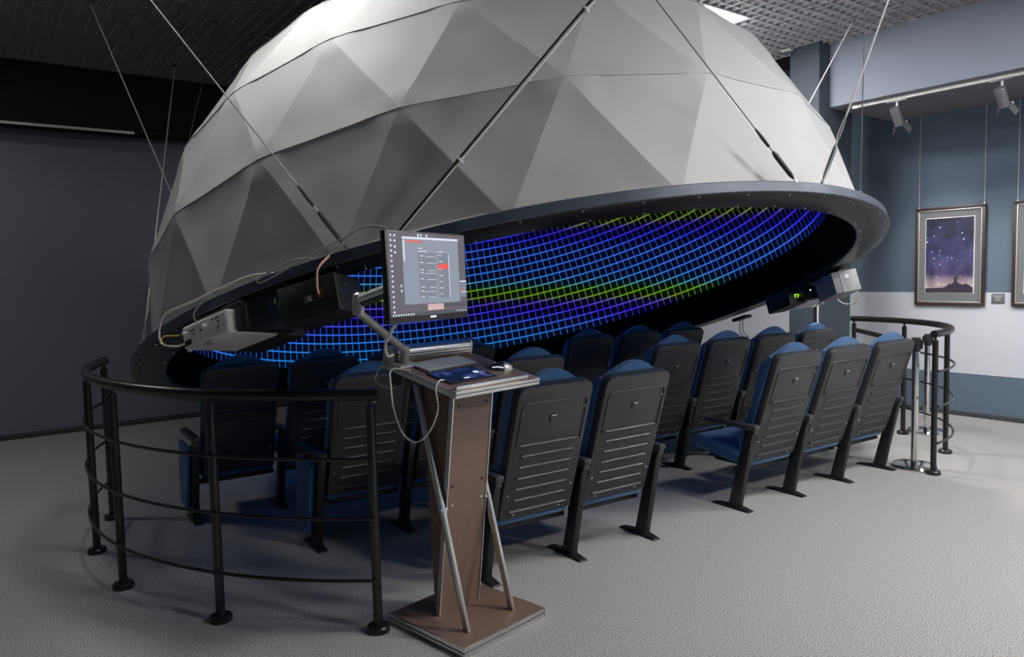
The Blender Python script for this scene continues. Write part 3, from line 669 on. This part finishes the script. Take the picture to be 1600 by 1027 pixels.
seat(R2(6.085), 6.085, 'second row seat at the end of the row in front of the square column', False)
seat(R3(1.45), 1.45, 'front row seat with end panel in the deep shade behind the curved railing', True, True)
seat(R3(2.02), 2.02, 'front row seat in shade, next to the seat with the end panel')
seat(R3(2.59), 2.59, 'front row seat in deep shade behind the monitor arm')
seat(R3(3.16), 3.16, 'front row seat on the lectern side of the aisle')
seat(R3(4.40), 4.40, 'front row seat on the far side of the aisle in deep shade', True)
seat(R3(4.97), 4.97, 'front row seat in shade, second from the aisle towards the picture wall')
seat(R3(5.54), 5.54, 'front row seat in shade, furthest from the aisle on the picture wall side')

# ------------------------------------------------------------------ railings
def railing(label, cx, cy, rad, a0, a1, posts, ext):
    t = thing('curved_railing', label, 'railing', loc(cx, cy, 0))
    P = lambda a, r, z: Vector((r * math.cos(R(a)), r * math.sin(R(a)), z))
    n = 40; pts = [P(a0 - ext + (a1 - a0 + 2 * ext) * i / n, rad, 1.085) for i in range(n + 1)]
    MB().tube(pts, 0.0275, 14).build('handrail', M['rail'], t)
    for z in (0.245, 0.53, 0.80):
        MB().tube([P(a0 + (a1 - a0) * i / n, rad + 0.028, z) for i in range(n + 1)], 0.0085, 8).build('cross_rod', M['rail'], t)
    for a in posts:
        b = P(a, rad, 0)
        po = MB().cyl(b + Vector((0, 0, 0.01)), b + Vector((0, 0, 1.035)), 0.0215, seg=18).build('post', M['rail'], t)
        MB().cyl(b + Vector((0, 0, 1.03)), b + Vector((0, 0, 1.07)), 0.010, seg=10).build('saddle', M['rail'], po)
        MB().lathe_axis(b, b + Vector((0, 0, 0.03)), [(0, 0), (0.053, 0), (0.053, 0.75), (0.046, 1), (0, 1)], 24).build('base_plate', M['rail'], po)
        for z in (0.245, 0.53, 0.80): MB().cyl(P(a, rad + 0.012, z), P(a, rad + 0.034, z), 0.009, seg=8).build('rod_clamp', M['rail'], po)
an = lambda x, y, cx, cy: math.degrees(math.atan2(y - cy, x - cx))
lp = [an(x, y, -4.782, 2.709) for x, y in ((-5.67, 0.74), (-5.01, 0.55), (-4.33, 0.59), (-3.60, 0.89), (-3.03, 1.43))]
railing('black curved railing of five posts beside the lectern', -4.782, 2.709, 2.166, lp[0], lp[-1], lp, 0.8)
rp = [an(x, y, -4.037, 5.913) for x, y in ((-2.65, 5.94), (-2.89, 6.70), (-3.49, 7.19), (-4.05, 7.30))]
railing('black curved railing of four posts beside the chrome stanchions', -4.037, 5.913, 1.3875, rp[0], rp[-1], rp, 1.2)

# ------------------------------------------------------------------ belt stanchions
def stanchion(x, y, h, label, belt_to):
    t = thing('belt_stanchion', label, 'stanchion', loc(x, y, 0), 'chrome belt stanchions')
    MB().lathe_axis((0, 0, 0), (0, 0, 0.035), [(0, 0), (0.165, 0), (0.168, 0.25), (0.160, 0.7), (0.10, 0.95), (0.035, 1), (0, 1)], 40).build('base', M['chrome'], t)
    MB().cyl((0, 0, 0.03), (0, 0, h - 0.10), 0.0275, seg=24).build('pole', M['chrome'], t)
    MB().lathe_axis((0, 0, h - 0.11), (0, 0, h), [(0, 0), (0.033, 0), (0.033, 0.94), (0.028, 1), (0, 1)], 24).build('belt_head', M['belt'], t)
    for a in (20, 110, 200, 290): MB().box((0.036 * math.cos(R(a)), 0.036 * math.sin(R(a)), h - 0.055), (0.02, 0.02, 0.07), 0.003).build('belt_clip', M['belt'], t)
    if belt_to:
        q = Vector(belt_to) - Vector((x, y, 0)); s = Vector((-q.y, q.x, 0)).normalized() * 0.002; a = Vector((0, 0, h - 0.055)) + Vector((q.x, q.y, 0)).normalized() * 0.03
        MB().hexa([a + s - Vector((0, 0, 0.022)), a - s - Vector((0, 0, 0.022)), q - s - Vector((0, 0, 0.022)), q + s - Vector((0, 0, 0.022)), a + s + Vector((0, 0, 0.022)), a - s + Vector((0, 0, 0.022)), q - s + Vector((0, 0, 0.022)), q + s + Vector((0, 0, 0.022))]).build('belt', M['belt'], t)
stanchion(-2.842, 6.045, 1.04, 'chrome belt stanchion on a round polished base beside the rear seats', (-4.02, 7.20, 0.985))
stanchion(-3.385, 7.43, 0.95, 'second chrome belt stanchion, standing behind the first beyond the railing post', None)

# ------------------------------------------------------------------ lectern
LU = Vector((-0.175, 0.985, 0)).normalized(); LW = Vector((LU.y, -LU.x, 0))       # u: across, w: towards the operator
LT = frame((-2.868, 1.807, 0), LU, LW, Vector((0, 0, 1)))
LT = frame((-2.868, 1.807, 0), LU, -LW, Vector((0, 0, 1)))                        # local x = u, local y = away from the operator
lec = thing('lectern', 'brown laminate lectern with aluminium edges and crossed struts', 'lectern', LT)
bs = MB().box((0, 0, 0.0225), (0.505, 0.505, 0.045), 0.001).build('base_board', M['laminate'], lec)
for sgn in (-1, 1):
    for z in (0.0105, 0.0345):
        MB().box((0.2545 * sgn, 0, z), (0.008, 0.52, 0.019), 0.002).build('edge_strip', M['alu'], bs)
        MB().box((0, 0.2545 * sgn, z), (0.52, 0.008, 0.019), 0.002).build('edge_strip', M['alu'], bs)
# wedge column: narrow foot, deep top, face leaning towards the operator
w0, w1 = 0.125, 0.120
face = MB().hexa([(-w0, 0.052, 0.045), (w0, 0.052, 0.045), (w0, 0.072, 0.045), (-w0, 0.072, 0.045), (-w1, -0.085, 1.10), (w1, -0.085, 1.10), (w1, -0.065, 1.10), (-w1, -0.065, 1.10)]).build('column_face', M['laminate'], lec)
for sgn in (-1, 1):
    MB().hexa([(sgn * w0 - 0.003, 0.048, 0.046), (sgn * w0 + 0.003, 0.048, 0.046), (sgn * w0 + 0.003, 0.074, 0.046), (sgn * w0 - 0.003, 0.074, 0.046), (sgn * w1 - 0.003, -0.089, 1.099), (sgn * w1 + 0.003, -0.089, 1.099), (sgn * w1 + 0.003, -0.063, 1.099), (sgn * w1 - 0.003, -0.063, 1.099)]).build('edge_trim', M['alu'], face)
MB().hexa([(-w0 + 0.004, 0.070, 0.045), (w0 - 0.004, 0.070, 0.045), (w0 - 0.004, 0.085, 0.045), (-w0 + 0.004, 0.085, 0.045), (-w1 + 0.004, -0.066, 1.14), (w1 - 0.004, -0.066, 1.14), (w1 - 0.004, 0.13, 1.16), (-w1 + 0.004, 0.13, 1.16)]).build('column_body', M['laminate'], lec)
for (bx, bz) in ((-0.09, 0.57), (0.09, 0.57), (-0.095, 0.66), (0.09, 0.66), (-0.085, 1.03), (0.085, 1.03)):
    yy = 0.052 - 0.137 * (bz - 0.045) / 1.055
    MB().cyl((bx, yy + 0.002, bz), (bx, yy - 0.004, bz), 0.006, seg=10).build('bolt', M['screw'] if bz < 0.6 else M['seat_metal'], face)
for sgn in (-1, 1):
    xx = sgn * 0.142
    MB().hexa([(xx - 0.008, -0.170, 0.045), (xx + 0.008, -0.170, 0.045), (xx + 0.008, -0.135, 0.045), (xx - 0.008, -0.135, 0.045), (xx - 0.008, 0.145, 1.17), (xx + 0.008, 0.145, 1.17), (xx + 0.008, 0.180, 1.17), (xx - 0.008, 0.180, 1.17)], 0.002).build('strut', M['alu'], lec)
    MB().cyl((sgn * 0.118, -0.015, 0.56), (sgn * 0.156, -0.015, 0.56), 0.008, seg=10).build('strut_bolt', M['screw'], lec)
# sloped top: local y is away from the operator, rising 0.2 per metre
TS = Matrix.Translation((0, 0, 1.165)) @ Matrix.Rotation(math.atan(0.2), 4, 'X')
topb = MB().box((0, 0, 0), (0.50, 0.50, 0.030), 0.001).build('top_board', M['laminate'], lec, T=TS)
for z in (-0.008, 0.008):
    MB().box((0, -0.254, z), (0.516, 0.008, 0.014), 0.002).build('edge_strip', M['alu'], topb)
    MB().box((0, 0.254, z), (0.516, 0.008, 0.014), 0.002).build('edge_strip', M['alu'], topb)
for sgn in (-1, 1): MB().box((0.254 * sgn, 0, 0.0), (0.008, 0.50, 0.032), 0.002).build('edge_strip', M['alu_matt'], topb)
MB().box((-0.025, -0.238, 0.0245), (0.44, 0.010, 0.019), 0.002).build('front_lip', M['alu'], topb)
MB().box((-0.20, 0.17, -0.05), (0.06, 0.08, 0.07), 0.004).build('clamp_block', M['arm_dark'], topb)
LTS = LT @ TS                                                                    # frame of the writing surface, surface at z = 0.015
def onslab(x, y, rz=0.0, z=0.015): return LTS @ Matrix.Translation((x, y, z)) @ Matrix.Rotation(rz, 4, 'Z')
# light bar at the back of the top
lb = thing('light_bar', 'ribbed aluminium light bar lying along the back of the lectern top', 'lamp', onslab(-0.01, 0.215))
MB().prism(rrect(0.070, 0.0, 0.072, 0.026, 0.008), -0.235, 0.235, T=Matrix.Rotation(R(90), 4, 'Z')).build('bar_body', M['alu'], lb)
for k, (yy, zz) in enumerate(((-0.035, 0.014), (-0.035, 0.028), (-0.035, 0.042))): MB().box((0, yy, zz), (0.47, 0.005, 0.0045), 0.001).build('bar_groove', M['arm_dark'], lb)
for s in (-1, 1): MB().prism(rrect(0.075, 0.0, 0.076, 0.026, 0.008), -0.004, 0.004, T=Matrix.Translation((s * 0.238, 0, 0)) @ Matrix.Rotation(R(90), 4, 'Z')).build('end_cap', M['alu_matt'], lb)
# keyboard
kb = thing('keyboard', 'thin grey computer keyboard with white keys on the lectern', 'keyboard', onslab(-0.03, 0.085, R(4)))
MB().box((0, 0, 0.004), (0.33, 0.135, 0.008), 0.003).build('keyboard_body', M['key_dark'], kb)
kk = MB()
for r_ in range(6):
    n = 17 if r_ < 5 else 9
    for c_ in range(n):
        w_ = 0.315 / n; kk.box((-0.1575 + w_ * (c_ + 0.5) + (0.002 if r_ % 2 else 0), 0.052 - 0.0208 * r_, 0.0095), (w_ - 0.004, 0.0165, 0.005))
ko = kk.build('keys', M['key_white'], kb); ko['kind'] = 'stuff'
# tablet
tb = thing('tablet_computer', 'dark tablet showing a blue galaxy picture in front of the keyboard', 'tablet', onslab(-0.07, -0.085, R(2)))
MB().box((0, 0, 0.004), (0.285, 0.16, 0.008), 0.003).build('tablet_body', M['mon_black'], tb)
ts_ = MB().box((0, 0, 0.0083), (0.268, 0.145, 0.0008)).build('tablet_screen', M['tablet'], tb)
MB().lathe_axis((0.085, 0.0, 0.0087), (0.085, 0.0, 0.0093), [(0, 0), (0.014, 0), (0.014, 1), (0, 1)], 16).build('screen_icon', M['ui_light'], ts_)
MB().box((-0.02, -0.05, 0.009), (0.03, 0.012, 0.0006)).build('screen_icon', M['ui_light'], ts_)
# mouse
ms = thing('computer_mouse', 'black and silver computer mouse on the lectern', 'mouse', onslab(0.185, -0.075, R(-25)))
def dome_mesh(a, b, h, x0=-1, x1=1):
    V = []; F = []; n = 14
    for i in range(n + 1):
        u = x0 + (x1 - x0) * i / n
        for j in range(9):
            th = math.pi * j / 8; wy = b * math.sqrt(max(0.0, 1 - abs(u) ** 2.4)); V.append((u * a, wy * math.cos(th), h * math.sin(th) ** 0.7 * (1 - abs(u) ** 2.6) ** 0.5 if abs(u) < 1 else 0))
    for i in range(n):
        for j in range(8): F.append((i * 9 + j, i * 9 + j + 1, i * 9 + j + 10, i * 9 + j + 9))
        F.append((i * 9 + 8, i * 9, i * 9 + 9, i * 9 + 17))
    return MB().raw(V, F)
dome_mesh(0.057, 0.031, 0.034, -1, 0.15).build('mouse_buttons', M['mon_black'], ms, 60)
dome_mesh(0.058, 0.032, 0.035, 0.12, 1).build('mouse_palm_rest', M['alu_matt'], ms, 60)
MB().tube(smooth([(-0.05, -0.016, 0.012), (-0.03, -0.026, 0.018), (0.0, -0.031, 0.016)]), 0.003, 6).build('light_strip', M['ui_light'], ms)
MB().cyl((-0.035, -0.004, 0.026), (-0.035, 0.004, 0.026), 0.009, seg=12).build('scroll_wheel', M['arm_grey'], ms)

# monitor and its arm
TL, TRr, BL, BR = Vector((-2.386, 1.208, 1.771)), Vector((-2.567, 1.665, 1.770)), Vector((-2.364, 1.199, 1.437)), Vector((-2.554, 1.643, 1.435))
mc = (TL + TRr + BL + BR) / 4; mx = (TRr - TL + BR - BL).normalized(); mz = (TL + TRr - BL - BR); mz = (mz - mx * mz.dot(mx)).normalized(); my = mz.cross(mx)
MW, MH = ((TRr - TL).length + (BR - BL).length) / 2, ((TL - BL).length + (TRr - BR).length) / 2
mon = thing('monitor', 'black flat monitor showing a grey settings window on a grey jointed arm', 'monitor', frame(mc, mx, my, mz))       # local y points to the back
MB().box((0, 0.012, 0), (MW, 0.024, MH), 0.004).build('casing', M['mon_black'], mon)
MB().box((0, 0.035, 0), (MW * 0.6, 0.03, MH * 0.6), 0.01).build('back_hump', M['mon_black'], mon)
sw, sh_ = MW - 0.014, MH - 0.030; oz = 0.009
scr = MB().box((0, 0, 0), (sw, 0.003, sh_)).build('display', M['ui_desk'], mon, T=Matrix.Translation((0, -0.0005, oz)))
def ui(name, x0, x1, z0, z1, m_, lay=1):            # fractions of the screen, from the upper left
    MB().box(((x0 + x1) / 2 * sw - sw / 2, -0.0015 - 0.0005 * lay, sh_ / 2 - (z0 + z1) / 2 * sh_), ((x1 - x0) * sw, 0.0008, (z1 - z0) * sh_)).build(name, M[m_], scr)
ui('window', 0.17, 0.90, 0.055, 0.86, 'ui_win'); ui('title_bar', 0.17, 0.90, 0.05, 0.075, 'ui_light', 2); ui('heading', 0.22, 0.42, 0.095, 0.115, 'ui_red', 2)
ui('side_strip', 0.18, 0.195, 0.09, 0.34, 'ui_light', 2)
ui('left_list', 0.36, 0.58, 0.24, 0.80, 'ui_pane', 2); ui('right_list', 0.61, 0.75, 0.24, 0.80, 'ui_pane', 2); ui('selected_row', 0.61, 0.75, 0.375, 0.435, 'ui_red', 3)
for k, z in enumerate((0.18, 0.215)): ui('text_line', 0.36, 0.42 + 0.05 * k, z, z + 0.008, 'ui_light', 3)
ui('text_line', 0.61, 0.69, 0.215, 0.223, 'ui_light', 3)
for k, z in enumerate((0.27, 0.35, 0.44, 0.475, 0.55, 0.65, 0.70, 0.77)):
    ui('text_line', 0.375, 0.42, z, z + 0.010, 'ui_light', 3); ui('slider', 0.44 + 0.02 * (k % 3), 0.57, z + 0.012, z + 0.018, 'ui_light', 3)
for k in range(7): ui('text_line', 0.62, 0.66 + 0.015 * (k % 2), 0.26 + 0.078 * k + (0.02 if k > 1 else 0), 0.268 + 0.078 * k + (0.02 if k > 1 else 0), 'ui_light', 4)
for k, z in enumerate((0.585, 0.66, 0.72)): ui('red_mark', 0.43, 0.445, z, z + 0.012, 'ui_red', 4)
ui('scroll_bar', 0.755, 0.76, 0.24, 0.80, 'ui_light', 3)
ui('small_window', 0.905, 0.995, 0.60, 0.80, 'ui_pane', 2); ui('small_row', 0.905, 0.995, 0.59, 0.605, 'ui_light', 3); ui('small_row', 0.91, 0.96, 0.70, 0.712, 'ui_red', 3); ui('small_row', 0.92, 0.99, 0.73, 0.742, 'ui_light', 3)
ui('task_bar', 0.0, 1.0, 0.955, 1.0, 'ui_dark', 1); ui('preview', 0.45, 0.66, 0.87, 0.945, 'ui_pink', 2); ui('preview', 0.67, 0.99, 0.875, 0.92, 'ui_dark', 2)
ic = [(0.03, z / 100, 0.018, 0.022) for z in range(3, 94, 6)] + [(0.075, z / 100, 0.018, 0.025) for z in (3, 9, 16, 23)] + [(0.13, 0.62, 0.014, 0.03), (0.13, 0.68, 0.014, 0.03), (0.36, 0.012, 0.018, 0.03), (0.40, 0.012, 0.014, 0.03), (0.47, 0.012, 0.016, 0.03)]
for (x, z, w, h) in ic: ui('icon', x, x + w, z, z + h, 'ui_light', 2)
for k in range(9): ui('icon', 0.02 + 0.03 * k, 0.034 + 0.03 * k, 0.967, 0.988, 'ui_light', 2)
for k in range(5): ui('icon', 0.84 + 0.03 * k, 0.85 + 0.03 * k, 0.967, 0.982, 'ui_light', 2)
MB().box((0.01, -0.001, -MH / 2 + 0.016), (0.034, 0.002, 0.008)).build('maker_mark', M['ui_light'], mon)
MT = frame(mc, mx, my, mz); inv = MT.inverted(); am = mon
W = lambda p: inv @ Vector(p)
b0 = Vector((0, 0, 0))
AB = onslab(-0.215, 0.145)
MB().box((0, 0, 0.006), (0.105, 0.085, 0.012), 0.005, T=inv @ AB).build('arm_base', M['alu_matt'], am)
E0 = AB @ Vector((0.0, 0.0, 0.06))
EL = Vector((-2.862, 1.314, 1.462)); EU = Vector((-2.864, 1.316, 1.515)); END = mc + my * 0.055
MB().tube([W(AB @ Vector((0, 0, 0.005))), W(E0), W(E0 + Vector((0, 0, 0.03)))], 0.021, 12).build('arm_post', M['arm_grey'], am)
MB().tube(smooth([W(E0 + Vector((0, 0, 0.015))), W(E0.lerp(EL, 0.12) + Vector((0, 0, 0.01))), W(E0.lerp(EL, 0.9)), W(EL), W(EU)], 4), 0.019, 12).build('lower_arm', M['arm_grey'], am)
MB().lathe_axis(W(EL - Vector((0, 0, 0.012))), W(EU + Vector((0, 0, 0.03))), [(0, 0), (0.024, 0), (0.025, 0.5), (0.022, 0.9), (0.01, 1), (0, 1)], 16).build('elbow', M['alu_matt'], am)
d_ = (END - EU).normalized()
MB().tube([W(EU), W(END)], 0.020, 12).build('upper_arm', M['alu_matt'], am)
MB().tube([W(EU + d_ * 0.03 - Vector((0, 0, 0.022))), W(END - d_ * 0.02 - Vector((0, 0, 0.022)))], 0.014, 10).build('arm_cover', M['arm_dark'], am)
MB().box((0, 0, 0), (0.10, 0.012, 0.10), 0.003, T=inv @ frame(mc + my * 0.056, mx, my, mz)).build('monitor_plate', M['arm_dark'], am)

# ------------------------------------------------------------------ loose cables
def cable(name, label, pts, r, material, n=8):
    p0 = Vector(pts[0]); t = MB().tube([p - p0 for p in smooth(pts, n)], r, 6).build(name, M[material], None, 80)
    t.matrix_world = Matrix.Translation(p0); return tag(t, label, 'cable')
tp_ = onslab(-0.205, -0.12) @ Vector((0, 0, 0.006))
S = lambda x, y, z=0.018: onslab(x, y) @ Vector((0, 0, z - 0.015))
cable('white_cable', 'white charging cable looping from the tablet down beside the lectern', [tp_, S(-0.25, -0.14, 0.030), S(-0.275, -0.15, 0.0), Vector((-2.66, 1.56, 1.05)), Vector((-2.72, 1.55, 0.95)), Vector((-2.78, 1.52, 0.90)), Vector((-2.84, 1.49, 0.93)), Vector((-2.88, 1.47, 1.03)), Vector((-2.90, 1.47, 1.13)), Vector((-2.93, 1.49, 1.20)), S(-0.243, 0.06, 0.020)], 0.0035, 'cable_white')
cable('mouse_cable', 'thin pale cable curving across the lectern top behind the keyboard', [S(0.165, -0.03, 0.022), S(0.16, 0.06, 0.020), S(0.13, 0.13, 0.020), S(0.06, 0.165, 0.020), S(-0.03, 0.17, 0.020)], 0.0022, 'cable_grey')
cable('grey_cable', 'thin grey cable bulging out from the lectern back corner', [S(-0.25, 0.19, 0.015), S(-0.29, 0.22, -0.01), S(-0.32, 0.20, -0.06), S(-0.29, 0.14, -0.08), S(-0.25, 0.10, -0.06)], 0.003, 'cable_grey')
cable('monitor_cable', 'white cable dropping from behind the monitor to the light bar', [mc + my * 0.03 - mx * 0.16 - mz * 0.15, mc + my * 0.06 - mx * 0.17 - mz * 0.20, Vector((-2.72, 1.36, 1.33)), Vector((-2.86, 1.44, 1.27)), S(-0.20, 0.23, 0.05)], 0.006, 'cable_white')
def rl(az, r, h): return DC + (ex * math.cos(R(az)) + ey * math.sin(R(az))) * r + n_ * h
cable('speaker_wire', 'copper coloured wire plugged into the black loudspeaker', [rl(-54.3, 2.70, -0.118), rl(-54.2, 2.715, -0.10), rl(-53.8, 2.72, -0.02), rl(-53.2, 2.675, 0.035), rl(-53.2, 2.64, 0.058)], 0.0055, 'cable_pink')
cable('loop_cable', 'thin grey cable looping along the rim above the black loudspeaker', [rl(-47, 2.64, 0.10), rl(-49, 2.65, 0.13), rl(-52, 2.66, 0.10), rl(-56, 2.70, 0.045), rl(-60, 2.71, 0.01), rl(-60.5, 2.71, 0.03), rl(-57, 2.69, 0.065), rl(-55, 2.655, 0.062)], 0.004, 'cable_grey')
cable('projector_cable', 'pale cable arching over the grey projector along the rim', [rl(-60.0, 2.64, 0.060), rl(-62.5, 2.67, 0.075), rl(-66, 2.70, 0.060), rl(-70, 2.73, 0.045), rl(-73.0, 2.77, 0.03), rl(-74.6, 2.77, -0.03), rl(-74.3, 2.77, -0.10), rl(-72.6, 2.75, -0.135), rl(-71.8, 2.725, -0.13)], 0.0055, 'cable_white')
cable('video_cable', 'grey video cable bending from the rim into the grey projector', [rl(-64.5, 2.665, 0.062), rl(-66.5, 2.71, 0.05), rl(-68.3, 2.765, -0.02), rl(-68.4, 2.76, -0.07), rl(-68.4, 2.73, -0.09)], 0.0035, 'cable_grey')
cable('network_cable', 'yellow tipped thin cable at the end of the grey projector', [rl(-72.2, 2.735, -0.085), rl(-73.2, 2.75, -0.075), rl(-73.9, 2.77, -0.070), rl(-74.3, 2.78, -0.10)], 0.003, 'yellow')
cable('sling_cable', 'white cable hanging in a loop under the dark projector', [rl(63, 2.68, -0.16), rl(62, 2.72, -0.24), rl(59.5, 2.74, -0.26), rl(57.5, 2.73, -0.20), rl(57.5, 2.69, -0.12)], 0.005, 'cable_white')
